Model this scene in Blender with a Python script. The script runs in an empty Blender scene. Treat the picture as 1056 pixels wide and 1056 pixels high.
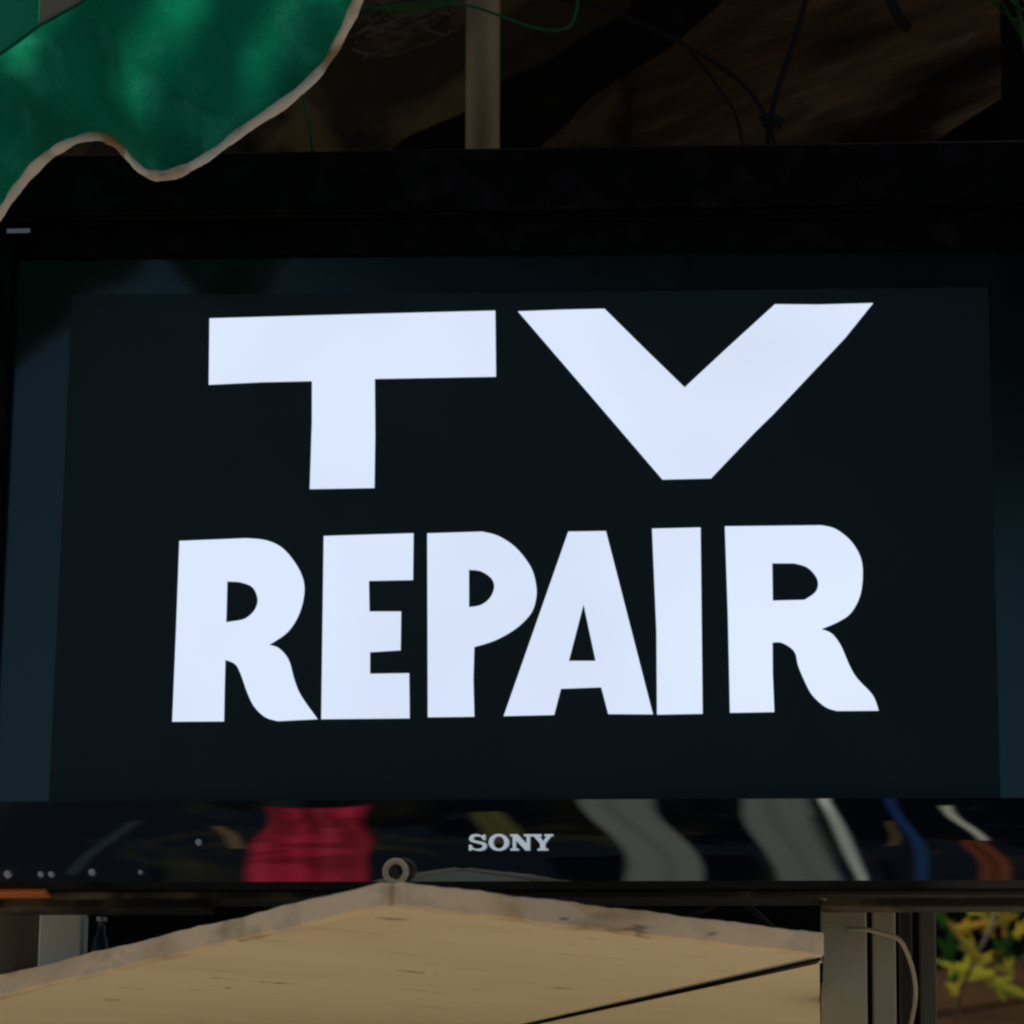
import bpy, math, random
from mathutils import Vector, Matrix
from mathutils.geometry import tessellate_polygon
random.seed(7)
S = bpy.context.scene
C = S.collection

# ------------------------------------------------------------ camera
CAM = Vector((0, -4.04, 1.6))
YAW, PITCH, ROLL, F = -0.07831, 0.27878, 0.01289, 4.1815
fw = Vector((math.sin(YAW)*math.cos(PITCH), math.cos(YAW)*math.cos(PITCH), math.sin(PITCH)))
rt = fw.cross(Vector((0, 0, 1))).normalized(); up = rt.cross(fw)
rr = rt*math.cos(ROLL)+up*math.sin(ROLL); uu = -rt*math.sin(ROLL)+up*math.cos(ROLL)
cd = bpy.data.cameras.new('camera'); cam = bpy.data.objects.new('camera', cd); C.objects.link(cam)
cam.matrix_world = Matrix((( rr.x, uu.x, -fw.x, CAM.x), (rr.y, uu.y, -fw.y, CAM.y), (rr.z, uu.z, -fw.z, CAM.z), (0, 0, 0, 1)))
cd.sensor_width = 36; cd.lens = 36*F; cd.clip_end = 500; cd.clip_start = 0.05
cd.dof.use_dof = True; cd.dof.focus_distance = 4.2; cd.dof.aperture_fstop = 7
S.camera = cam

def ray(px, py):
    return fw + rr*((px-528)/(1056*F)) - uu*((py-528)/(1056*F))
def P(px, py, Y):            # point of the photo at depth y = Y
    d = ray(px, py); return CAM + d*((Y-CAM.y)/d.y)
def PZ(px, py, Z):           # point of the photo at height z = Z
    d = ray(px, py); return CAM + d*((Z-CAM.z)/d.z)

# ------------------------------------------------------------ materials
def mat(name, col, rough=.6, metal=0, ior=1.5, noise=None, bump=None, coat=0, trans=0, emit=None, estr=1, spec=.5):
    m = bpy.data.materials.new(name); m.use_nodes = True
    nt = m.node_tree; b = nt.nodes['Principled BSDF']
    b.inputs['Base Color'].default_value = (*col, 1); b.inputs['Roughness'].default_value = rough
    b.inputs['Metallic'].default_value = metal; b.inputs['IOR'].default_value = ior
    b.inputs['Specular IOR Level'].default_value = spec
    b.inputs['Coat Weight'].default_value = coat
    if emit: b.inputs['Emission Color'].default_value = (*emit, 1); b.inputs['Emission Strength'].default_value = estr; b.inputs['Specular Tint'].default_value = (1, 1, 1, 1)
    tc = nt.nodes.new('ShaderNodeTexCoord')
    def tex(scale, stretch=(1, 1, 1), detail=5, rot=(0, 0, 0), dist=0):
        mp = nt.nodes.new('ShaderNodeMapping'); mp.vector_type = 'TEXTURE'; mp.inputs['Scale'].default_value = [1/q for q in stretch]; mp.inputs['Rotation'].default_value = rot
        n = nt.nodes.new('ShaderNodeTexNoise'); n.inputs['Scale'].default_value = scale; n.inputs['Detail'].default_value = detail
        n.inputs['Distortion'].default_value = dist
        nt.links.new(tc.outputs['Object'], mp.inputs[0]); nt.links.new(mp.outputs[0], n.inputs['Vector']); return n
    prev = None
    for l in (noise or []):      # (colour, lo, hi, scale, stretch[, rot])
        n = tex(l[3], l[4], 6, l[5] if len(l) > 5 else (0, 0, 0), .4)
        r = nt.nodes.new('ShaderNodeMapRange'); r.inputs['From Min'].default_value = l[1]; r.inputs['From Max'].default_value = l[2]
        nt.links.new(n.outputs['Fac'], r.inputs['Value'])
        mx = nt.nodes.new('ShaderNodeMix'); mx.data_type = 'RGBA'
        mx.inputs['B'].default_value = (*l[0], 1)
        if prev: nt.links.new(prev, mx.inputs['A'])
        else: mx.inputs['A'].default_value = (*col, 1)
        nt.links.new(r.outputs[0], mx.inputs['Factor']); prev = mx.outputs['Result']
    if prev: nt.links.new(prev, b.inputs['Base Color'])
    if bump:
        n = tex(bump[0], bump[2] if len(bump) > 2 else (1, 1, 1)); bp = nt.nodes.new('ShaderNodeBump'); bp.inputs['Strength'].default_value = bump[1]
        bp.inputs['Distance'].default_value = .01
        nt.links.new(n.outputs['Fac'], bp.inputs['Height']); nt.links.new(bp.outputs[0], b.inputs['Normal'])
    if trans:
        t = nt.nodes.new('ShaderNodeBsdfTranslucent'); t.inputs['Color'].default_value = (*col, 1)
        if prev: nt.links.new(prev, t.inputs['Color'])
        ms = nt.nodes.new('ShaderNodeMixShader'); ms.inputs[0].default_value = trans
        o = nt.nodes['Material Output']
        nt.links.new(b.outputs[0], ms.inputs[1]); nt.links.new(t.outputs[0], ms.inputs[2]); nt.links.new(ms.outputs[0], o.inputs[0])
    return m

M = {}
M['bezel'] = mat('gloss_black', (.0015, .0015, .002), .4, spec=.04, noise=[((.008, .008, .009), .5, .75, 30, (1, 1, 1))])
M['mirror_black'] = mat('mirror_black', (.235, .27, .285), .012, metal=1, bump=(3, .0015, (1, 1, 2)))
M['screen'] = mat('screen_glass', (.0018, .004, .0045), .14, ior=1.60, noise=[((.004, .008, .009), .45, .7, 9, (1, 1, .15)), ((.001, .002, .002), .58, .7, 26, (1.6, 1, .35))])
M['card'] = mat('black_card', (.0055, .0095, .011), .38, spec=.40, noise=[((.008, .013, .015), .45, .7, 5, (1, 1, 1))], bump=(60, .04))
M['logo'] = mat('logo_glow', (.7, .76, .8), .3, emit=(.62, .72, .80), estr=.42)  # silver letters given a glow to lift their brightness
M['badge'] = mat('pale_badge', (.3, .34, .5), .4)
M['lit'] = mat('lit_screen', (.04, .04, .04), .15, emit=(.695, .785, .965), estr=1)
for q_ in ('screen', 'card'): M[q_].node_tree.nodes['Principled BSDF'].inputs['Specular Tint'].default_value = (.62, .95, .95, 1)
nt = M['lit'].node_tree; tn = nt.nodes.new('ShaderNodeTexNoise'); tn.inputs['Scale'].default_value = 3.2; tn.inputs['Detail'].default_value = 2
tc = nt.nodes.new('ShaderNodeTexCoord'); nt.links.new(tc.outputs['Object'], tn.inputs['Vector'])
mr = nt.nodes.new('ShaderNodeMapRange'); mr.inputs['From Min'].default_value = .35; mr.inputs['From Max'].default_value = .65; mr.inputs['To Min'].default_value = .95; mr.inputs['To Max'].default_value = 1.05
nt.links.new(tn.outputs['Fac'], mr.inputs['Value']); nt.links.new(mr.outputs[0], nt.nodes['Principled BSDF'].inputs['Emission Strength'])
M['board'] = mat('plywood_underside', (.80, .69, .43), .75, noise=[((.73, .60, .36), .40, .72, 2.5, (.6, 2.5, 1), (0, 0, .35)), ((.82, .70, .47), .5, .8, 1.6, (1, 1, 1)), ((.30, .19, .10), .685, .73, 13, (1.0, 3, 2), (0, 0, .5)), ((.58, .44, .26), .62, .80, 25, (.4, 3, 1), (0, 0, .5))], bump=(60, .05, (1, 4, 1)))
M['edge'] = mat('worn_painted_edge', (.86, .66, .39), .75, noise=[((.60, .42, .22), .46, .60, 5, (1, 1, 1)), ((.70, .55, .36), .5, .6, 18, (1, 1, 2)), ((.36, .25, .13), .53, .70, 26, (.3, .3, 1.1)), ((.10, .065, .035), .635, .69, 42, (.25, .25, 1.2))], bump=(50, .2))
M['dark'] = mat('dark_gap', (.006, .0055, .005), .9, spec=.05)
M['ply'] = mat('plywood_wall', (.085, .054, .024), .9, spec=.1, noise=[((.055, .030, .014), .4, .65, 9, (1, 1, 7), (0, -.4, 0)), ((.010, .006, .004), .50, .60, 3.2, (.6, 1, 2.2), (0, -.5, 0)), ((.14, .085, .045), .6, .75, 40, (.15, 1, 1), (0, -.4, 0))], bump=(30, .3, (1, 1, 8)))
M['plaster'] = mat('old_plaster', (.10, .064, .026), .9, spec=.1, noise=[((.030, .020, .009), .44, .54, 7, (1, 1, 1)), ((.012, .009, .005), .58, .7, 14, (1, 1, 1))], bump=(12, .6))
M['pipe'] = mat('painted_pipe', (.22, .165, .085), .6, noise=[((.16, .115, .06), .45, .7, 12, (1, 1, .4))])
M['beam'] = mat('black_timber_and_shadow', (.003, .0025, .002), .9, spec=.04, bump=(20, .4), noise=[((.008, .006, .004), .55, .7, 14, (1, 1, 1))])  # black for timber, and for the diagonal shadow made solid
M['cable'] = mat('black_cable', (.006, .005, .004), .7, spec=.15)
M['twig'] = mat('dry_twig', (.035, .022, .010), .85, noise=[((.05, .035, .02), .45, .6, 40, (1, 1, 1))])
M['gwire'] = mat('green_wire', (.004, .07, .018), .6, spec=.1)
M['leaf'] = mat('leaf', (.22, .22, .014), .6, trans=.4, noise=[((.26, .14, .015), .5, .62, 6, (1, 1, 1))])
M['leafg'] = mat('green_leaf', (.012, .055, .008), .7, spec=.1, trans=.4)
M['canopy'] = mat('crown_leaf', (.018, .032, .010), .8, spec=.05)
M['bark'] = mat('bark', (.08, .055, .035), .9, bump=(20, .5))
M['awn'] = mat('green_canvas', (.004, .235, .118), .8, trans=.62, spec=.15, noise=[((.004, .15, .08), .42, .66, 7, (1, 1, 1.6), (0, .5, 0)), ((.02, .30, .175), .52, .66, 16, (1, 1, 1)), ((.07, .12, .075), .62, .74, 12, (1, 1, 1)), ((.004, .15, .08), .5, .85, 260, (1, 1, 1))], bump=(220, .35))
M['awn2'] = mat('green_canvas_light', (.008, .30, .18), .75, trans=.5)
M['hem'] = mat('dirty_hem', (.66, .59, .47), .8, noise=[((.30, .20, .10), .49, .57, 9, (1, 1, 1)), ((.06, .04, .02), .62, .69, 12, (1, 1, 1))], bump=(60, .4))
M['trimd'] = mat('dull_trim', (.010, .008, .005), .9, spec=.03, noise=[((.001, .001, .001), .45, .55, 6, (1, 1, 1))])
M['greycloth'] = mat('grey_patch', (.21, .19, .16), .85, trans=.3)
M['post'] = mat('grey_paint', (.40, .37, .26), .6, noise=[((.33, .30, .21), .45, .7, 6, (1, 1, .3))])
M['postdim'] = mat('darker_grey', (.10, .095, .075), .75, noise=[((.06, .055, .04), .45, .7, 8, (1, 1, .3))])  # darker grey than the wide and narrow posts
M['brown'] = mat('brown_board', (.16, .12, .065), .8, noise=[((.10, .075, .04), .45, .65, 7, (4, 1, .5))])
M['fence'] = mat('rust_brown_board', (.20, .10, .035), .85, noise=[((.08, .04, .018), .42, .68, 4, (1, 1, 6))])
M['whitebox'] = mat('grey_white_paint', (.75, .76, .66), .6)
M['orange'] = mat('orange_plastic', (.55, .14, .02), .5)
M['rail'] = mat('rail_reflections', (.025, .02, .015), .7, noise=[((.16, .12, .07), .54, .6, 7, (1, 1, .3))])  # pale patches paint broken reflections along the rail
M['rail2'] = mat('brown_bracket', (.018, .013, .008), .8, noise=[((.10, .07, .035), .52, .62, 16, (1, 1, .5), (0, .7, 0))])
M['string'] = mat('tan_string', (.42, .34, .22), .8)
M['steel'] = mat('galvanised', (.5, .48, .44), .4, metal=.7)
M['glass'] = mat('dark_glass', (.025, .05, .08), .08)  # blue tint stands in for the glint on the bottle
M['ground'] = mat('pavement', (.27, .235, .185), .9, noise=[((.2, .17, .13), .4, .7, 2, (1, 1, 1))])
M['red'] = mat('red_cloth', (.27, .002, .018), .8, noise=[((.50, .012, .05), .52, .60, 2.8, (1, 1, .8), (0, .6, 0))])  # lighter streaks paint fold highlights into the red
M['shutter'] = mat('shaded_navy_shutter', (.008, .011, .018), .9, spec=.05, noise=[((.03, .028, .015), .5, .62, 1.1, (2, 1, .7))])  # shade under the awnings opposite is put into this colour
M['greyp'] = mat('grey_panel', (.14, .148, .13), .7)
M['white'] = mat('white_paint', (.8, .76, .66), .6)
M['blue'] = mat('blue_cloth', (.02, .09, .28), .7)
M['dimblue'] = mat('slate_cloth', (.05, .08, .11), .8)
M['olive'] = mat('olive_cloth', (.08, .07, .015), .8)
M['rust'] = mat('rust_cloth', (.22, .05, .015), .8)
M['tan'] = mat('tan_cloth', (.30, .2, .10), .8)

# ------------------------------------------------------------ builders
class MB:
    def __init__(s): s.v = []; s.f = []
    def add(s, v, f):
        o = len(s.v); s.v += [tuple(p) for p in v]; s.f += [tuple(i+o for i in q) for q in f]; return s
    def box(s, a, b):
        (x0, y0, z0), (x1, y1, z1) = a, b
        return s.hexa([(x0, y0, z0), (x1, y0, z0), (x1, y1, z0), (x0, y1, z0), (x0, y0, z1), (x1, y0, z1), (x1, y1, z1), (x0, y1, z1)])
    def hexa(s, v):
        return s.add(v, [(0, 3, 2, 1), (4, 5, 6, 7), (0, 1, 5, 4), (1, 2, 6, 5), (2, 3, 7, 6), (3, 0, 4, 7)])
    def tube(s, pts, r, n=10, flat=1):
        pts = [Vector(p) for p in pts]; rs = r if isinstance(r, (list, tuple)) else [r]*len(pts)
        vs = []; fs = []; a = None
        for i, p in enumerate(pts):
            t = (pts[min(i+1, len(pts)-1)]-pts[max(i-1, 0)]).normalized()
            if a is None: a = t.orthogonal().normalized()
            a = (a-t*a.dot(t)).normalized(); b = t.cross(a)
            for k in range(n):
                q = 2*math.pi*k/n; vs.append(p+(a*math.cos(q)+b*math.sin(q)*flat)*rs[i])
        for i in range(len(pts)-1):
            for k in range(n):
                fs.append((i*n+k, i*n+(k+1) % n, (i+1)*n+(k+1) % n, (i+1)*n+k))
        fs.append(tuple(range(n))[::-1]); fs.append(tuple((len(pts)-1)*n+k for k in range(n)))
        return s.add(vs, fs)
    def build(s, name, m, parent=None, smooth=False, bevel=0, label=None):
        me = bpy.data.meshes.new(name); me.from_pydata(s.v, [], s.f); me.materials.append(M[m]); me.update()
        if smooth: me.polygons.foreach_set('use_smooth', [True]*len(me.polygons))
        o = bpy.data.objects.new(name, me); C.objects.link(o)
        if parent:
            o.parent = parent; w = Vector(); p = parent
            while p: w += p.location; p = p.parent
            o.location = -w
        if bevel:
            b = o.modifiers.new('b', 'BEVEL'); b.width = bevel; b.segments = 3; b.limit_method = 'ANGLE'
        if label: o['label'] = label
        return o
def tag(o, label, cat, group=None):
    o['label'] = label; o['category'] = cat
    if group: o['group'] = group
    return o
def struct(o): o['kind'] = 'structure'; return o
def thing(name, loc, label, cat, group=None):
    o = bpy.data.objects.new(name, None); C.objects.link(o); o.location = loc; o.empty_display_size = .1
    return tag(o, label, cat, group)
def crom(pts, n=6, closed=False):
    out = []; L = len(pts)
    for i in range(L-1):
        p0 = pts[max(i-1, 0)]; p1 = pts[i]; p2 = pts[i+1]; p3 = pts[min(i+2, L-1)]
        for k in range(n):
            t = k/n
            out.append(tuple(.5*((2*b)+(-a+c)*t+(2*a-5*b+4*c-d)*t*t+(-a+3*b-3*c+d)*t**3) for a, b, c, d in zip(p0, p1, p2, p3)))
    out.append(tuple(pts[-1])); return out
def outline(spec):
    # a list of corner points; a nested list is a smooth run between the points it holds
    out = []
    for e in spec:
        if isinstance(e, list):
            out += crom(e, 5)
        else: out.append(e)
    r = []
    for p in out:
        if not r or (abs(p[0]-r[-1][0])+abs(p[1]-r[-1][1])) > 1e-4: r.append(p)
    if abs(r[0][0]-r[-1][0])+abs(r[0][1]-r[-1][1]) < 1e-4: r.pop()
    return r
def slab(loops, fn, y0, y1, mb=None):
    # closed 2-D loops (first outer, others holes) -> a solid between depth y0 (front) and y1 (back)
    mb = mb or MB()
    fr = [[fn(p, y0) for p in l] for l in loops]; bk = [[fn(p, y1) for p in l] for l in loops]
    flat = [p for l in fr for p in l]; n = len(flat)
    tri = tessellate_polygon([[Vector((p[0], p[2], 0)) for p in l] for l in fr])
    vs = flat+[p for l in bk for p in l]; fs = []
    for t in tri:
        a, b, c = (vs[i] for i in t)
        cr = (Vector(b)-Vector(a)).cross(Vector(c)-Vector(a))
        t = tuple(t) if cr.y < 0 else tuple(t)[::-1]
        fs.append(t); fs.append(tuple(i+n for i in t[::-1]))
    o = 0
    for l in loops:
        for i in range(len(l)):
            j = (i+1) % len(l); fs.append((o+i, o+j, o+j+n, o+i+n))
        o += len(l)
    return mb.add(vs, fs)

# ------------------------------------------------------------ television
def fnP(p, y): return P(p[0], p[1], y)
fnPv = fnP
tv = thing('television', (P(528, 528, 0).x, .04, 2.4), 'flat black television on end under the awning, its screen covered by a black card reading TV REPAIR', 'television')
tv['label'] = 'large flat black television showing the words TV REPAIR in glowing white capitals'
sx0 = P(6, 560, 0).x; sx1 = P(1071, 560, 0).x
sz0 = .5*(P(60, 831, 0).z+P(1020, 828, 0).z); sz1 = .5*(P(90, 236, 0).z+P(1000, 222, 0).z)
bx0 = sx0-.034; bx1 = sx1+.034
bt = .5*(P(300, 158, -.02).z+P(1000, 143, -.02).z); bb = .5*(P(100, 911, -.01).z+P(1000, 907, -.01).z)
# upper and side bezel: a frame with a small chamfer falling to the glass
m = MB()
fy = -.022
m.box((bx0, fy, sz1+.006), (bx1, .03, bt))
m.box((bx0, fy, sz0), (sx0-.004, .03, sz1+.006-.0))
m.box((sx1+.004, fy, sz0), (bx1, .03, sz1+.006))
m.build('bezel', 'bezel', tv, bevel=.004)
m = MB()
m.tube([(sx0-.002, fy+.004, sz1+.0035), (sx1+.002, fy+.004, sz1+.0035)], .0016, 8)
m.build('trim', 'trimd', tv, True, label='thin dull strip along the inner edge of the top bezel')
# lower bezel: lacquered, leaning face with shallow waves
m = MB(); NX, NZ = 240, 20; vs = []; fs = []
for j in range(NZ+1):
    t = j/NZ
    for i in range(NX+1):
        x = bx0+(bx1-bx0)*i/NX
        z = sz0-.0005-(sz0-.0005-bb)*t
        a = -.024+.0125*t - .0016*math.sin(math.pi*t)
        u = (x-bx0)
        w = .00006*math.sin(u*11+1.1+1.2*t)*math.sin(math.pi*t)+.00010*math.sin(u*21+4-3*t)*t*(1-t)*3
        vs.append((x, a+w, z))
for j in range(NZ):
    for i in range(NX):
        a = j*(NX+1)+i; fs.append((a, a+NX+1, a+NX+2, a+1))
m.add(vs, fs)
k = len(m.v); bl = NZ*(NX+1); br = bl+NX
m.v += [(bx0, .03, sz0-.0005), (bx1, .03, sz0-.0005), (bx1, .03, bb), (bx0, .03, bb)]
m.f += [(0, NX, k+1, k), (k, k+1, k+2, k+3), (bl, k+3, k+2, br), (0, k, k+3, bl), (NX, br, k+2, k+1)]
lb_mb = m
lb = m.build('lower_bezel', 'mirror_black', tv, True, label='mirror-gloss black lower bezel reflecting the street')
lb.data.materials.append(M['bezel'])
for p in lb.data.polygons[-5:]: p.use_smooth = False; p.material_index = 1
m = MB().box((bx0+.004, .0301, bb+.004), (bx1-.004, .10, bt-.006)); m.build('back_housing', 'bezel', tv, bevel=.01)
m = MB().box((sx0-.0035, .004, sz0+.0002), (sx1+.0035, .0295, sz1+.0055)); scr = m.build('screen', 'screen', tv)
# black inner surround above the visible glass, and a strip of film coming loose at its right end
slab([[(1, 236), (500, 231), (1085, 223.5), (1085, 254), (500, 260), (1, 264)]], fnPv, -.004, .003).build('inner_surround', 'bezel', tv, bevel=.001)
m = MB(); m.tube([P(*q) for q in crom([(985, 224, -.026), (1008, 223, -.03), (1022, 227, -.034), (1032, 237, -.032), (1044, 240, -.034), (1056, 234, -.03), (1080, 233, -.026)], 5)], [.0012+.0022*abs(math.sin(i*.5)) for i in range(31)], 8, .5)
m.build('loose_film', 'trimd', tv, True)
# card
card = slab([[(74.5, 303), (300, 303.5), (700, 300), (1019, 296), (1032, 829), (500, 830.5), (50, 832)]], fnP, .0012, .0035).build('stencil_card', 'card', tv, label='matte black card covering the screen around the letters')
def px(o, s, pts):
    def c(e):
        if isinstance(e, list): return [c(q) for q in e]
        return (o[0]+e[0]/s, o[1]+e[1]/s)
    return [c(e) for e in pts]
L = {}
L['T'] = [outline(px((160, 290), 2.64, [(148, 101), (540, 90), (926, 80), (928, 260), (598, 266), (599, 420), (597, 563), (421, 566), (427, 380), (427, 272), (290, 275), (146, 282)]))]
L['V'] = [outline(px((510, 290), 2.576, [(62, 80), (180, 75.5), (292, 73), (400, 180), (505, 282), (620, 175), (745, 61), (860, 62), (1006, 58), (932, 150), (740, 354), (690, 403), (575, 524), (446, 527), (260, 310)]))]
L['R'] = [outline(px((160, 530), 3.52, [(88, 98), [(330, 88), (400, 95), (460, 122), (510, 180), (538, 240), (540, 300), (520, 370), (480, 430), (415, 475)], [(415, 475), (450, 488), (485, 530), (505, 600), (530, 660), (590, 745)], [(445, 752), (400, 738), (360, 700), (335, 650), (310, 580), (290, 545), (255, 530)], (252, 640), (250, 753), (62, 754), (76, 420)])),
          outline(px((160, 530), 3.52, [(262, 245), [(305, 247), (352, 265), (372, 310), (360, 350), (330, 378), (300, 387)], (258, 393)]))]
L['E'] = [outline(px((160, 530), 3.52, [(612, 80), (938, 70), (936, 240), (776, 243), (778, 354), (893, 354), (891, 495), (780, 502), (780, 580), (922, 578), (924, 742), (603, 745), (608, 380)]))]
L['P'] = [outline(px((420, 530), 3.3, [(68, 66), [(255, 60), (310, 75), (370, 115), (420, 180), (438, 240), (438, 290), (420, 340), (370, 390), (300, 430), (228, 453)], (225, 560), (228, 690), (70, 692)])),
          outline(px((420, 530), 3.3, [[(210, 190), (250, 195), (285, 218), (296, 248), (282, 285), (250, 310), (210, 317)]]))]
L['A'] = [outline(px((420, 530), 3.3, [(548, 60), (676, 58), (836, 682), (684, 681), (660, 590), (523, 595), (500, 684), (328, 688)])),
          outline(px((420, 530), 3.3, [(600, 308), (641, 500), (550, 500)]))]
L['I'] = [outline(px((420, 530), 3.3, [(833, 50), (998, 46), (1005, 680), (850, 683), (848, 400)]))]
L['R2'] = [outline(px((660, 530), 3.77, [(330, 48), [(705, 44), (760, 58), (820, 105), (858, 170), (866, 240), (855, 320), (820, 385), (770, 420), (705, 448)], [(705, 448), (745, 465), (780, 510), (815, 590), (845, 640), (905, 705), (928, 765)], [(765, 766), (720, 750), (670, 705), (640, 650), (615, 590), (605, 545), (585, 520), (548, 500), (515, 500)], (516, 620), (522, 770), (350, 773), (342, 400)])),
           outline(px((660, 530), 3.77, [(514, 192), [(600, 192), (650, 208), (685, 245), (692, 280), (678, 308), (640, 334)], (516, 337)]))]
desc = {'T': 'wide T of the word TV', 'V': 'wide V of the word TV', 'R': 'first R of REPAIR', 'E': 'E of REPAIR', 'P': 'P of REPAIR', 'A': 'A of REPAIR', 'I': 'I of REPAIR', 'R2': 'last R of REPAIR'}
for kk, lo in L.items():
    slab(lo, fnP, .0004, .0011).build('letter', 'lit', card, label='glowing white '+desc[kk])
# maker's name
def gl(x0, x1):
    return lambda p, y: P(330+(x0+(x1-x0)*p[0]/100)/2.854, 800+(220-48*p[1]/100)/2.854, y)
ell = lambda rx, rz: [(50+rx*math.cos(a*math.pi/16), 50+rz*math.sin(a*math.pi/16)) for a in range(32)]
GL = [((437, 491), [outline([(92, 97), (79, 97), (74, 90), [(74, 90), (48, 101), (16, 95), (3, 74), (13, 55), (45, 45), (72, 36), (77, 25), (66, 13), (46, 10), (24, 17), (15, 35)], (2, 35), (2, 0), (13, 0), (19, 9), [(19, 9), (50, -2), (86, 5), (99, 29), (88, 48), (55, 58), (29, 66), (25, 76), (36, 87), (54, 88), (70, 80), (79, 65)], (92, 65)])]),
      ((496, 556), [ell(50, 52), ell(27, 38)]),
      ((560, 624), [[(0, 100), (34, 100), (75, 42), (75, 88), (62, 88), (62, 100), (100, 100), (100, 88), (90, 88), (90, 0), (70, 0), (25, 64), (25, 12), (38, 12), (38, 0), (0, 0), (0, 12), (11, 12), (11, 88), (0, 88)]]),
      ((622, 686), [[(0, 100), (46, 100), (46, 88), (38, 88), (54, 56), (70, 88), (60, 88), (60, 100), (100, 100), (100, 88), (90, 88), (64, 42), (64, 12), (76, 12), (76, 0), (28, 0), (28, 12), (40, 12), (40, 42), (10, 88), (0, 88)]])]
nm = MB()
for (a, b), lo in GL: slab(lo, gl(a, b), -.0258, -.018, nm)
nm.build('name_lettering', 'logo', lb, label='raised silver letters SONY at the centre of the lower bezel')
for (x, y, r) in [(8, 902, .0034), (42, 902, .0026), (53, 902, .0026), (95, 900, .0032), (145, 900, .002), (205, 869, .003)]:
    c = P(x, y, -.0155 if y > 890 else -.021)
    m = MB(); vs = [(c.x+r*math.cos(a*.785), c.y-.004, c.z+r*math.sin(a*.785)) for a in range(8)]
    vs += [(v[0], c.y+.004, v[2]) for v in vs[:8]]
    m.add(vs, [tuple(range(8)), tuple(range(15, 7, -1))]+[(i, i+8, (i+1) % 8+8, (i+1) % 8) for i in range(8)])
    m.build('indicator_mark', 'steel', lb)
slab([[(7, 236), (31, 235.5), (31, 240), (7, 240.5)]], fnP, fy-.001, fy+.004).build('corner_badge', 'badge', tv, label='small pale badge at the upper left corner of the bezel')

# ------------------------------------------------------------ board under the television
APY = -.36
A_ = P(405, 911, APY); ztop = A_.z; zb = P(405, 936, APY).z
def top(px_, py_): q = PZ(px_, py_, ztop); return (q.x, q.y)
a = (A_.x, A_.y); l = top(0, 1009); r = top(843, 964)
l = (a[0]+(l[0]-a[0])*1.25, a[1]+(l[1]-a[1])*1.25)
sm = PZ(520, 1062, zb); YB = .62
sdir = Vector((sm.x-r[0], sm.y-r[1])).normalized()
end = (r[0]+sdir.x*(YB-r[1])/sdir.y, YB)
cab = thing('wooden_board', (A_.x, .1, ztop), 'pale worn board whose corner points out below the television, small ring at its tip', 'board')
poly = [a, l, (l[0], YB), end, r]
# main underside
def prism(poly, z0, z1, m=None):
    m = m or MB(); n = len(poly)
    m.add([(x, y, z0) for x, y in poly]+[(x, y, z1) for x, y in poly], [tuple(range(n)), tuple(range(2*n-1, n-1, -1))]+[(i, i+n, (i+1) % n+n, (i+1) % n) for i in range(n)])
    return m
def inset(p, q, d):
    v = Vector((q[0]-p[0], q[1]-p[1])).normalized(); n = Vector((-v.y, v.x)); return n*d
prism([(a[0], a[1]+.004), (l[0]+.0, l[1]+.004), (l[0], YB), (end[0]-.002, YB), (r[0]-.003, r[1]+.004)], zb+.002, ztop-.004).build('underside_panel', 'board', cab)
# worn lipping along the two front edges
def lip(p, q, w, name):
    p = Vector(p); q = Vector(q); d = (q-p); L_ = d.length; d.normalize(); n = Vector((-d.y, d.x))
    if n.y > 0: n = -n
    N = 60; m = MB(); vs = []; fs = []
    prof = [(0, 0), (0, 1), (w, 1), (w, 0)]
    for i in range(N+1):
        b = p+d*(L_*i/N)
        for (o, h) in prof:
            jz = .0005*math.sin(i*.5+h*3)+.0003*math.sin(i*1.9+1+h*5)+random.uniform(-.0003, .0003)
            jo = .0005*math.sin(i*.6+h)+random.uniform(-.0002, .0002)
            g = b-n*o*-1 if False else b+n*(w-o-.002)+n*(jo if o == 0 else 0)
            vs.append((g.x, g.y, (zb if h == 0 else ztop)+jz))
    for i in range(N):
        for k in range(4):
            fs.append((i*4+k, i*4+(k+1) % 4, (i+1)*4+(k+1) % 4, (i+1)*4+k))
    fs += [(0, 1, 2, 3)[::-1], tuple(N*4+k for k in range(4))]
    m.add(vs, fs); return m.build(name, 'edge', cab, bevel=.002)
lip(a, l, .014, 'edge_strip'); lip(a, (r[0], r[1]), .014, 'edge_strip')
# ring at the corner
rc = P(408, 899, -.05); m = MB()
m.tube([(rc.x+.0098*math.cos(t*math.pi/12), rc.y, rc.z+.0105*math.sin(t*math.pi/12)) for t in range(25)], .0030, 10)
m.build('ring', 'edge', cab, True, label='small tan ring standing on the tip of the board')
m = MB().tube([(rc.x, rc.y, rc.z-.012), (rc.x, rc.y, ztop-.003)], .006, 8); m.build('ring_base', 'edge', cab, True)
MB().tube([(r[0]+.002, r[1]+.012, zb+.001), (end[0]+.002, end[1], zb+.001)], .0017, 8).build('seam', 'dark', cab, label='dark diagonal seam between the two boards')
# second board right of the seam
e0 = PZ(845, 994, zb); g = .004
side = PZ(846, 1075, zb); vd = Vector((side.x-e0.x, side.y-e0.y)).normalized()
e1 = (e0.x+vd.x*(YB-e0.y)/vd.y, YB)
sb = prism([(r[0]+g, e0.y+.006), (end[0]+g+.003, YB), e1, (e0.x, e0.y+.004)], zb+.0025, ztop-.006).build('plywood_board', 'board', None, bevel=.0015)
tag(sb, 'narrow pale plywood board beyond the dark diagonal seam, beside the grey post', 'board')

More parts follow.
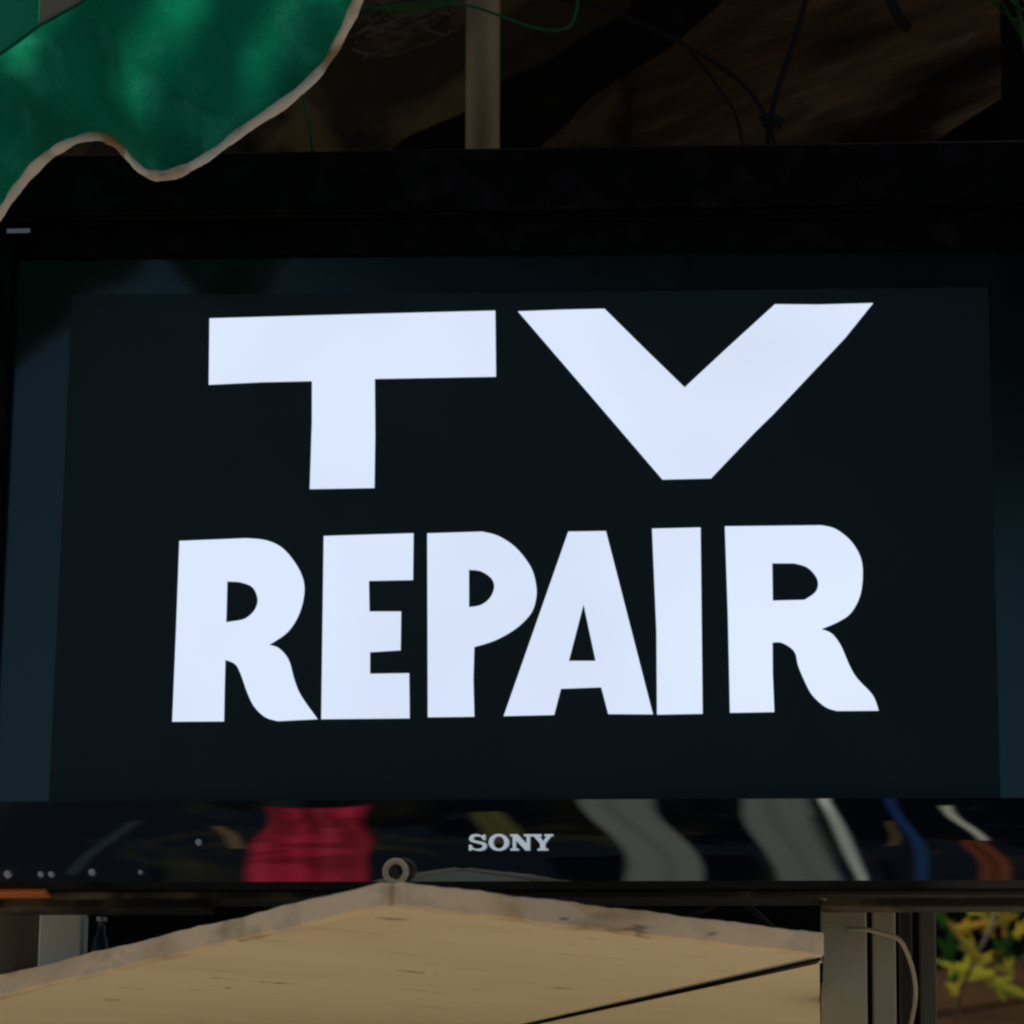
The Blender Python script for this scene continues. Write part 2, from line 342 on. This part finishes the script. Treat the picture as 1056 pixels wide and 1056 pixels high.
# ------------------------------------------------------------ things below the television
def vbox(x0, y0, x1, y1, Y, d, name, m, parent=None, bev=.002, label=None):
    p = P(x0, y0, Y); q = P(x1, y1, Y)
    return MB().box((p.x, Y, q.z), (q.x, Y+d, p.z)).build(name, m, parent, bevel=bev, label=label)
o = vbox(-60, 924.5, 215, 936, .07, .04, 'bracket', 'rail2'); tag(o, 'brown bracket under the left half of the mounting rail', 'bracket')
o = vbox(846, 924.5, 1110, 935, .07, .03, 'bracket', 'rail2'); tag(o, 'dark bracket across the tops of the grey posts', 'bracket')
o = vbox(-60, 917, 1110, 924, .06, .05, 'mounting_rail', 'rail', bev=.003)
tag(o, 'dark mounting rail, broken reflections painted on, running just under the television', 'rail')
o = vbox(-40, 915.5, 48, 920.5, .02, .03, 'orange_strip', 'orange'); tag(o, 'short orange plastic strip under the left end of the television', 'strip')
o = vbox(-60, 930, 38, 1015, .16, .03, 'brown_panel', 'brown'); tag(o, 'dim brown panel at the lower left behind the board', 'panel')
o = vbox(41, 937.5, 82, 1003, .14, .04, 'white_post', 'whitebox'); tag(o, 'short pale grey upright standing left behind the board edge', 'post')
bt_ = thing('glass_bottle', P(103, 1000, .15), 'dark glass bottle tinted blue to suggest a glint, beside the pale upright', 'bottle')
c = P(103, 1000, .15); c.z = ztop+.003; h = P(103, 952, .15).z-c.z
pr = [(0, .009), (.5, .009), (.68, .008), (.8, .005), (1, .004), (1.02, .005), (1.08, .005)]
m = MB(); m.tube([(c.x, c.y, max(c.z, ztop+.003)*(1-t)+(c.z+h)*t) for t, _ in pr], [q for _, q in pr], 20); m.build('glass_body', 'glass', bt_, True)
m = MB().tube([(c.x, c.y, c.z+h*1.02), (c.x, c.y, c.z+h*1.1)], .0055, 16); m.build('cap', 'steel', bt_, True)
# uprights at right
rp = vbox(846, 930, 895, 1085, .12, .04, 'wooden_post', 'post'); tag(rp, 'wide pale grey post at the right end of the board', 'post')
rp = vbox(899, 930, 925, 1085, .14, .04, 'wooden_post', 'post'); tag(rp, 'narrow grey post just right of the wide pale grey post', 'post')
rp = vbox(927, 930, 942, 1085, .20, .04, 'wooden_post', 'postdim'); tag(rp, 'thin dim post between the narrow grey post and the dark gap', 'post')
rp = vbox(948, 930, 967, 1085, .16, .04, 'wooden_post', 'postdim'); tag(rp, 'darker grey post nearest the yellow leaves', 'post')
m = MB(); m.tube([P(*q) for q in crom([(872, 958, .11), (890, 958, .09), (908, 962, .09), (926, 968, .09), (936, 984, .10), (943, 1008, .11), (944, 1030, .12), (939, 1060, .12), (936, 1090, .12)], 5)], .0022, 8)
tag(m.build('loose_cord', 'string', None, True), 'thin tan cord looping over the posts at the lower right', 'cord')
m = MB(); m.tube([P(*q) for q in [(706, 946, .25), (734, 936, .25), (757, 923, .25)]], .0022, 7)
tag(m.build('dry_twig', 'twig', None, True), 'short twig rising to the right in the dark gap under the television', 'twig')
m = MB(); m.tube([P(*q) for q in [(757, 921, .24), (782, 943, .24), (804, 962, .24)]], [.003, .003, .002], 7)
tag(m.build('dry_twig', 'twig', None, True), 'twig falling to the right in the dark gap under the television', 'twig')
m = MB(); m.tube([P(*q) for q in crom([(815, 918, .08), (845, 925, .07), (868, 934, .08), (890, 936, .1)], 4)], .0016, 6)
tag(m.build('thin_wire', 'string', None, True), 'thin pale wire sagging under the rail near the wide grey post', 'wire')

# back wall in two pieces (plaster and plywood) and lower dark sheet, shade put into its black
wy = .55
def wpt(x, y, Y=wy): return P(x, y, Y)
wl = P(-90, 0, wy).x; wm = P(650, 80, wy).x; wr = P(1120, 0, wy).x
tag(MB().box((wl, wy, 2.55), (wm, wy+.05, 3.75)).build('plaster_wall', 'plaster'), 'stained brown plaster wall behind the pipe above the television', 'wall')
tag(MB().box((wm+.001, wy+.012, 2.55), (wr, wy+.05, 3.75)).build('plywood_wall', 'ply'), 'dim brown plywood wall with slanting grain above the television at right', 'wall')
lx = P(962, 1000, wy).x
tag(MB().box((wl, wy+.02, 1.4), (lx, wy+.06, 2.545)).build('shade_sheet', 'dark'), 'near-black sheet holding the shade under the television in its colour', 'panel')
# unseen roof, added to keep the sun off everything but the awning
rf = MB().box((wl-.3, .36, 3.76), (wr+.3, 1.05, 3.80)); tag(rf.build('sun_blocking_roof', 'beam'), 'unseen roof added over the television to block the sun', 'roof')
# pipe
pt = P(497, -120, .34); pb = P(497, 260, .34)
m = MB(); m.tube([(pb.x, .34, pb.z), (pt.x, .34, pt.z+.2)], .0188, 24)
tag(m.build('vertical_pipe', 'pipe', None, True), 'upright tan pipe rising behind the top of the television', 'pipe')
# diagonal shadow built as a solid brace behind the pipe
def silhouette(pts, Y, th, name, label):
    m = MB(); slab([pts], fnP, Y, Y+th, m); return tag(m.build(name, 'beam', bevel=.004), label, 'beam')
silhouette(outline([[(385, 185), (408, 150), (440, 132), (475, 118)], [(475, 118), (520, 82), (560, 66), (600, 38), (650, 8), (700, -60)], (860, -60), [(770, -20), (720, 24), (690, 50), (650, 74), (610, 100), (585, 128), (560, 150), (540, 190)]]), .44, .05, 'diagonal_shadow', 'diagonal shadow built as a solid dark brace slanting up to the right behind the pipe')
silhouette([(945, 158), (1000, 122), (1060, 84), (1060, 170), (945, 190)], .40, .05, 'timber_wedge', 'dark slanting timber at the upper right beside the black post')
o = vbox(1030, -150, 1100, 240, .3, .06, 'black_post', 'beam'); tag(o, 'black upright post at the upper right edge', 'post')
# cables
CB = [('thick black cable dropping steeply above the television', [(838, -40, .42), (826, 20, .42), (812, 62, .41), (800, 100, .40), (793, 134, .40), (792, 170, .4)], .0034),
      ('black cable curving down to the right to meet the steep one', [(560, -6, .40), (620, 8, .40), (680, 34, .40), (730, 60, .40), (765, 86, .40), (785, 112, .39), (800, 150, .39)], .0026),
      ('thin black cable sagging below the curving one', [(690, 30, .43), (716, 58, .43), (742, 92, .43), (760, 122, .43), (768, 165, .43)], .0018),
      ('short thick black cable end hanging at the top right', [(905, -30, .38), (918, 0, .38), (930, 22, .38), (938, 30, .38)], .006)]
for lab, pts, r_ in CB:
    m = MB(); m.tube([P(*q) for q in crom(pts, 5)], r_, 8); tag(m.build('black_cable', 'cable', None, True), lab, 'cable', 'black cables above the television')
# bracket knot where cables meet
m = MB(); m.tube([P(*q) for q in [(785, 126, .38), (795, 122, .38), (806, 128, .38)]], .007, 10)
tag(m.build('cable_clamp', 'cable', None, True), 'small dark clamp where the black cables meet', 'clamp')
GW = [('green wire swinging in a long loop at the top', [(386, 10, .1), (430, 3, .1), (480, 5, .1), (520, 18, .1), (548, 28, .1), (575, 31, .1), (592, 20, .1), (600, -30, .1)], .0016),
      ('green wire lying flat beside the awning edge at the top', [(375, 6, .12), (400, 10, .12), (440, 9, .12), (475, -2, .12), (500, -20, .12)], .0018),
      ('short green wire hanging above the television', [(312, 90, .05), (315, 115, .05), (320, 140, .05), (324, 175, .06)], .0014)]
for lab, pts, r_ in GW:
    m = MB(); m.tube([P(*q) for q in crom(pts, 6)], r_, 8); tag(m.build('green_wire', 'gwire', None, True), lab, 'wire', 'green wires above the television')
# tangle of dry twigs beside the awning
tw = thing('dry_branch', P(420, 10, .3), 'tangle of dry brown twigs beside the awning edge at the top', 'branch')
for i in range(16):
    x = random.uniform(350, 390); y = random.uniform(-10, 60)
    pts = []
    for k_ in range(6):
        pts.append((x, y, .3+random.uniform(-.03, .03))); x += random.uniform(12, 24); y += random.uniform(-14, 8)
    m = MB(); m.tube([P(*q) for q in crom(pts, 3)], random.uniform(.0012, .0028), 6); m.build('twig', 'twig', tw, True)
# strands of green at top right
pl = thing('leafy_plant', P(1050, 0, .02), 'green grassy leaves poking in at the top right corner', 'plant')
for (x0, y0, x1, y1, x2, y2) in [(1012, -20, 1030, 8, 1056, 26), (1030, -20, 1044, 2, 1062, 14), (1020, -20, 1040, 14, 1060, 52), (1044, -20, 1052, 20, 1058, 60), (1050, -10, 1062, 10, 1080, 20)]:
    m = MB(); pts = crom([(x0, y0, .0), (x1, y1, -.02), (x2, y2, .0)], 6); n_ = len(pts)
    m.tube([P(*q) for q in pts], [.0008+.0038*math.sin(math.pi*i/(n_-1)) for i in range(n_)], 6, .3); m.build('leaf', 'leafg', pl, True)

# ------------------------------------------------------------ foliage and fence beyond the right opening
fb = [('upper', 1003, 978), ('lower', 1058, 1012)]
def plank(x0, ya, yb, h_, Y, label):
    q = [P(x0, ya, Y), P(1130, yb, Y), P(1130, yb+h_, Y), P(x0, ya+h_, Y)]
    m = MB(); m.hexa([q[3], q[2], q[2]+Vector((0, .03, 0)), q[3]+Vector((0, .03, 0)), q[0], q[1], q[1]+Vector((0, .03, 0)), q[0]+Vector((0, .03, 0))])
    tag(m.build('fence_plank', 'fence', bevel=.002), label, 'plank', 'slanting planks behind the leaves')
plank(900, 1012, 975, 42, 3.2, 'upper slanting brown plank seen beyond the yellow leaves')
plank(900, 1058, 1022, 62, 3.2, 'lower slanting brown plank at the bottom right corner')
tag(MB().box((P(880, 900, 3.6).x, 3.6, 1.2), (P(1300, 900, 3.6).x, 3.65, 3.6)).build('leaf_backdrop', 'dark'), 'dark backdrop added far behind the leaves to hide the sky', 'fence')  # added backdrop, hides the bright sky in the opening
vine = thing('leafy_vine', P(1010, 950, 2.0), 'vine with yellow green lobed leaves in the lower right opening', 'vine')
def leaf(cx, cy, Y, size, ang, mname, lobes=5):
    c = P(cx, cy, Y); tilt = random.uniform(-.5, .5); m = MB(); pts = []
    # an ivy-like blade: long middle lobe, two unequal side lobes on each side, narrow waist between
    tips = [(0, 1.35), (random.uniform(.75, 1.0), random.uniform(.6, .95)), (random.uniform(1.9, 2.3), random.uniform(.35, .6)),
            (-random.uniform(1.9, 2.3), random.uniform(.35, .6)), (-random.uniform(.75, 1.0), random.uniform(.6, .95))]
    size *= 1.95; N_ = 36; sq = random.uniform(.45, .9)
    for i in range(N_):
        t = i/N_*2*math.pi-math.pi; rad_ = .26
        for ta, tl in tips:
            dd = abs((t-ta+math.pi) % (2*math.pi)-math.pi); rad_ = max(rad_, tl*max(0, 1-dd/.55)**.8)
        lx_ = math.cos(t)*rad_*size; ly_ = math.sin(t)*rad_*size*sq
        u_ = lx_*math.cos(ang)-ly_*math.sin(ang); w_ = lx_*math.sin(ang)+ly_*math.cos(ang)
        pts.append((c.x+u_, c.y+tilt*w_*.8+.3*u_-.15*abs(ly_), c.z+w_))
    m.add([tuple(c+Vector((0, .004, 0)))]+pts, [(0, i+1, (i+1) % N_+1) for i in range(N_)])
    m.build('leaf', mname, vine, True)
m = MB(); m.tube([P(*q) for q in crom([(1035, 905, 2.1), (1025, 950, 2.05), (1005, 990, 2.0), (990, 1030, 2.0), (985, 1080, 2.0)], 5)], .003, 6); m.build('stem', 'bark', vine, True)
for (x, y, s_, an, mn) in [(1005, 985, .026, 2.2, 'leafy'), (990, 958, .018, .3, 'leafy'), (1036, 950, .016, 1.3, 'leafy'), (1040, 1002, .017, 2.0, 'leafy'), (984, 1022, .014, 1.7, 'leafy'), (995, 1000, .026, .5, 'leafy'), (1020, 958, .020, 1.2, 'leafo'), (1003, 940, .016, .4, 'leafo'), (1016, 1006, .030, 2.9, 'leafy'), (1028, 1014, .022, -.4, 'leafy'), (985, 1008, .018, 1, 'leafd'), (1050, 962, .016, .9, 'leafy'), (1040, 970, .013, 1.9, 'leafo'), (1022, 938, .014, 2, 'leafo'), (978, 985, .022, 1.4, 'leafd'), (972, 950, .024, 2, 'leafd'), (1045, 940, .02, 2, 'leafd'), (1030, 985, .02, 1, 'leafd'), (1062, 985, .02, 1, 'leafd')]:
    leaf(x, y, 2.0+random.uniform(-.15, .3), s_, an, {'leafy': 'leaf', 'leafo': 'leafo', 'leafd': 'leafg'}[mn] if False else {'leafy': 'leaf', 'leafo': 'leaf', 'leafd': 'leafg'}[mn])

# ------------------------------------------------------------ green awning
AY = -.16
aw = thing('green_awning', P(100, -200, AY), 'sagging green canvas awning with a frayed cream hem at the upper left', 'awning')
E_ = crom([(-95, 330), (-40, 272), (0, 222), (18, 196), (45, 166), (78, 146), (104, 142), (124, 151), (140, 170), (158, 182), (182, 180), (215, 163), (250, 137), (300, 103), (334, 70), (356, 32), (372, -4), (392, -60), (420, -130)], 8)
NS = len(E_); NT = 30
def fold(s, t):
    e = (1-t)**1.5
    return -.02+.020*math.sin(s*17+1.0)*e+.008*math.sin(s*41+t*3)*e-.03*math.exp(-((s-.50)/.05)**2)*(1-t)**2+.012*math.sin(s*9+t*5)
def awp(s, t):
    i = min(int(s*(NS-1)), NS-2); f = s*(NS-1)-i
    ex = E_[i][0]*(1-f)+E_[i+1][0]*f; ey = E_[i][1]*(1-f)+E_[i+1][1]*f
    ux = -120+s*330; uy = -150-s*160
    x = ex+(ux-ex)*t; y = ey+(uy-ey)*t
    return P(x, y, AY+fold(s, t)-.10*t)
m = MB(); vs = []; fs = []
for j in range(NT+1):
    for i in range(NS): vs.append(awp(i/(NS-1), j/NT))
for j in range(NT):
    for i in range(NS-1):
        a0 = j*NS+i; fs.append((a0, a0+1, a0+NS+1, a0+NS))
m.add(vs, fs); cv = m.build('canvas', 'awn', aw, True)
hp = [awp(i/(NS*2), .004) for i in range(NS*2)]
m = MB(); m.tube(hp, [.0050+.0006*math.sin(i*.13)+.0005*math.sin(i*.43+1)+random.uniform(-.0003, .0003) for i in range(len(hp))], 10, .85); m.build('hem', 'hem', aw, True)
# upper second layer with grey patch: stitched strap over the canvas
def sheet(pts, Y, name, mname):
    m = MB(); m.add([P(x, y, Y) for x, y in pts], [tuple(range(len(pts)))[::-1]]); return m.build(name, mname, aw)
sheet([(-60, -60), (44, -60), (41, -20), (39, 26), (18, 42), (-60, 92)], AY-.150, 'overlapping_flap', 'awn2')
sheet([(44, -80), (150, -80), (84, 4), (40, 27), (41, 4)], AY-.154, 'grey_patch', 'greycloth')
m = MB(); m.tube([P(x, y, AY-.156) for x, y in [(-60, 98), (0, 56), (20, 42), (40, 27), (84, 3), (150, -75)]], .0016, 6); m.build('piping', 'awn', aw, True)

# ------------------------------------------------------------ sky, sun, ground
SE, SAZ = math.radians(60), math.radians(8)     # the sun stands behind the kiosk
sdir3 = Vector((math.sin(SAZ)*math.cos(SE), math.cos(SAZ)*math.cos(SE), math.sin(SE)))
sl = bpy.data.lights.new('sun', 'SUN'); sl.energy = 5; sl.angle = math.radians(.55); sl.color = (1, .94, .84)
so = bpy.data.objects.new('sun', sl); C.objects.link(so); so.rotation_euler = sdir3.to_track_quat('Z', 'Y').to_euler()
w = bpy.data.worlds.new('World'); S.world = w; w.use_nodes = True
sk = w.node_tree.nodes.new('ShaderNodeTexSky'); sk.sky_type = 'NISHITA'; sk.sun_disc = False
sk.sun_elevation = SE; sk.sun_rotation = SAZ; sk.dust_density = 3
bg = w.node_tree.nodes['Background']; bg.inputs['Strength'].default_value = .1
w.node_tree.links.new(sk.outputs[0], bg.inputs[0])
struct(MB().add([(-60, -60, 0), (60, -60, 0), (60, 60, 0), (-60, 60, 0)], [(0, 1, 2, 3)]).build('ground', 'ground'))

# ------------------------------------------------------------ the street side, mirrored in the bezel
MY = -7.0
def mx(px_): return 11.04*math.tan(YAW+(px_-528)/4416)
def cloth(x0, x1, z0, z1, Y, amp, mname, name, label, cat, sway=0, taper=0):
    m = MB(); vs = []; fs = []; n_, k_ = 24, 16
    for s2 in (0, .02):
        for j in range(k_+1):
            for i in range(n_+1):
                t = j/k_; u_ = i/n_
                vs.append((x0+(x1-x0)*u_+sway*(1-t)*(1-.8*u_*taper)+.008*math.sin(t*5+x0)+.02*taper*math.sin(t*9+u_*3), Y-s2+amp*math.sin(u_*11+t*2), z0+(z1-z0)*t))
    N1 = (n_+1)*(k_+1)
    for j in range(k_):
        for i in range(n_):
            a0 = j*(n_+1)+i; fs.append((a0, a0+n_+1, a0+n_+2, a0+1)); fs.append((a0+N1, a0+N1+1, a0+N1+n_+2, a0+N1+n_+1))
    m.add(vs, fs); return tag(m.build(name, mname, None, True), label, cat)
cloth(mx(284), mx(397), .4, 2.6, MY, .05, 'red', 'red_cloth', 'red cloth hanging across the street, mirrored in the lower bezel', 'cloth', -.09, .6)
cloth(mx(606), mx(686), .4, 2.7, MY, .01, 'greyp', 'grey_banner', 'grey cloth banner mirrored right of the lettering on the lower bezel', 'banner', .12)
cloth(mx(777), mx(845), .4, 2.7, MY, .01, 'greyp', 'grey_banner', 'second grey banner, nearer the white pole in the bezel reflection', 'banner', .09)
def pole(px_, r_, mname, name, label, sway=.1):
    m = MB(); x = mx(px_); m.tube([(x-sway*t/9, MY+.2, t*.3) for t in range(10)], r_, 10); return tag(m.build(name, mname, None, True), label, 'pole')
pole(913, .010, 'white', 'white_pole', 'thin white pole mirrored at the right of the lower bezel', .14)
cloth(mx(925), mx(934), .5, 2.7, MY, .01, 'blue', 'blue_cloth', 'narrow blue cloth mirrored beside the white pole', 'cloth', .08)
cloth(mx(922), mx(928), 1.3, 2.2, MY, .01, 'tan', 'tan_cloth', 'narrow tan cloth mirrored between white pole and blue cloth', 'cloth', 0)
cloth(mx(1000), mx(1033), .5, 1.5, MY, .03, 'rust', 'orange_cloth', 'orange cloth mirrored at the far right of the lower bezel', 'cloth', .05)
cloth(mx(984), mx(994), 1.5, 2.6, MY, .01, 'white', 'white_cloth', 'small white cloth mirrored above the orange one', 'cloth', .09)
cloth(mx(225), mx(233), 1.3, 2.1, MY, .01, 'tan', 'tan_cloth', 'thin tan cloth mirrored left of the red cloth', 'cloth', .06)
cloth(mx(148), mx(158), .6, 2.3, MY, .01, 'dimblue', 'slate_cloth', 'slate blue cloth mirrored toward the left end of the bezel', 'cloth', -.22)
cloth(mx(500), mx(530), 1.5, 2.4, MY, .01, 'olive', 'olive_cloth', 'olive cloth mirrored above the silver lettering', 'cloth', .05)
tag(MB().box((-9, MY-1.3, 0), (9, MY-1.1, 3.5)).build('shutter_wall', 'shutter'), 'shutters of the building across the street, awning shade put into their dark navy', 'shutters')

def crown(name, c, rad, n, size, label, holes=(), trunk=None):
    t = thing(name, (c[0], c[1], 0), label, 'tree')
    m = MB(); k_ = 0
    while k_ < n:
        v = Vector((random.uniform(-1, 1), random.uniform(-1, 1), random.uniform(-1, 1)))
        if v.length > 1: continue
        p = Vector((c[0]+v.x*rad[0], c[1]+v.y*rad[1], c[2]+v.z*rad[2])); k_ += 1
        skip = False
        for (hc, hu, hr) in holes:
            d = p-hc; al = d.dot(hu); off = d-hu*al
            if off.length < hr+size*.8: skip = True
        if skip: continue
        q = Vector((random.gauss(0, 1), random.gauss(0, 1), random.gauss(0, 1))).normalized(); a1 = q.orthogonal().normalized(); b1 = q.cross(a1)
        s_ = size*random.uniform(.6, 1.2)
        m.add([p+a1*s_, p+b1*s_*.45, p-a1*s_, p-b1*s_*.45], [(0, 1, 2, 3)])
    m.build('crown', 'canopy', t)
    tk = trunk or (c[0], c[1]); m = MB()
    m.tube([(tk[0], tk[1], 0), (tk[0]+.1, tk[1], c[2]*.5), (c[0], c[1], c[2]-rad[2]*.3)], [.2, .16, .1], 12); m.build('trunk', 'bark', t, True)
# tree behind the kiosk dapples the awning
hol = []
for (x, y, r_) in [(149, 66, .002), (150, 52, .004), (153, 36, .002), (200, 4, .005), (268, 80, .0), (266, 100, 0), (20, -30, .02), (338, 6, .0)]:
    hol.append((P(x, y, AY-.05), sdir3, r_))
cc = P(120, 60, AY)+sdir3*3.6
crown('shade_tree', cc, (1.0, 1.0, .8), 42000, .042, 'leafy tree behind the kiosk that dapples the awning', hol, (cc.x-1.9, cc.y+.6))
crown('occluder_tree', (2.1, -7.5, 6.95), (4.7, 2.6, 2.1), 9000, .22, 'broad unseen tree added opposite the kiosk to darken the screen reflection', (), (3.5, -7.5))  # added crown, darkens what the upper screen reflects

# ------------------------------------------------------------ render
S.view_settings.view_transform = 'Standard'; S.view_settings.look = 'None'; S.view_settings.gamma = 1
S.view_settings.exposure = 0
S.render.engine = 'CYCLES'
S.render.filter_size = 2.2
S.cycles.pixel_filter_type = 'BLACKMAN_HARRIS'; S.cycles.filter_width = 2.4
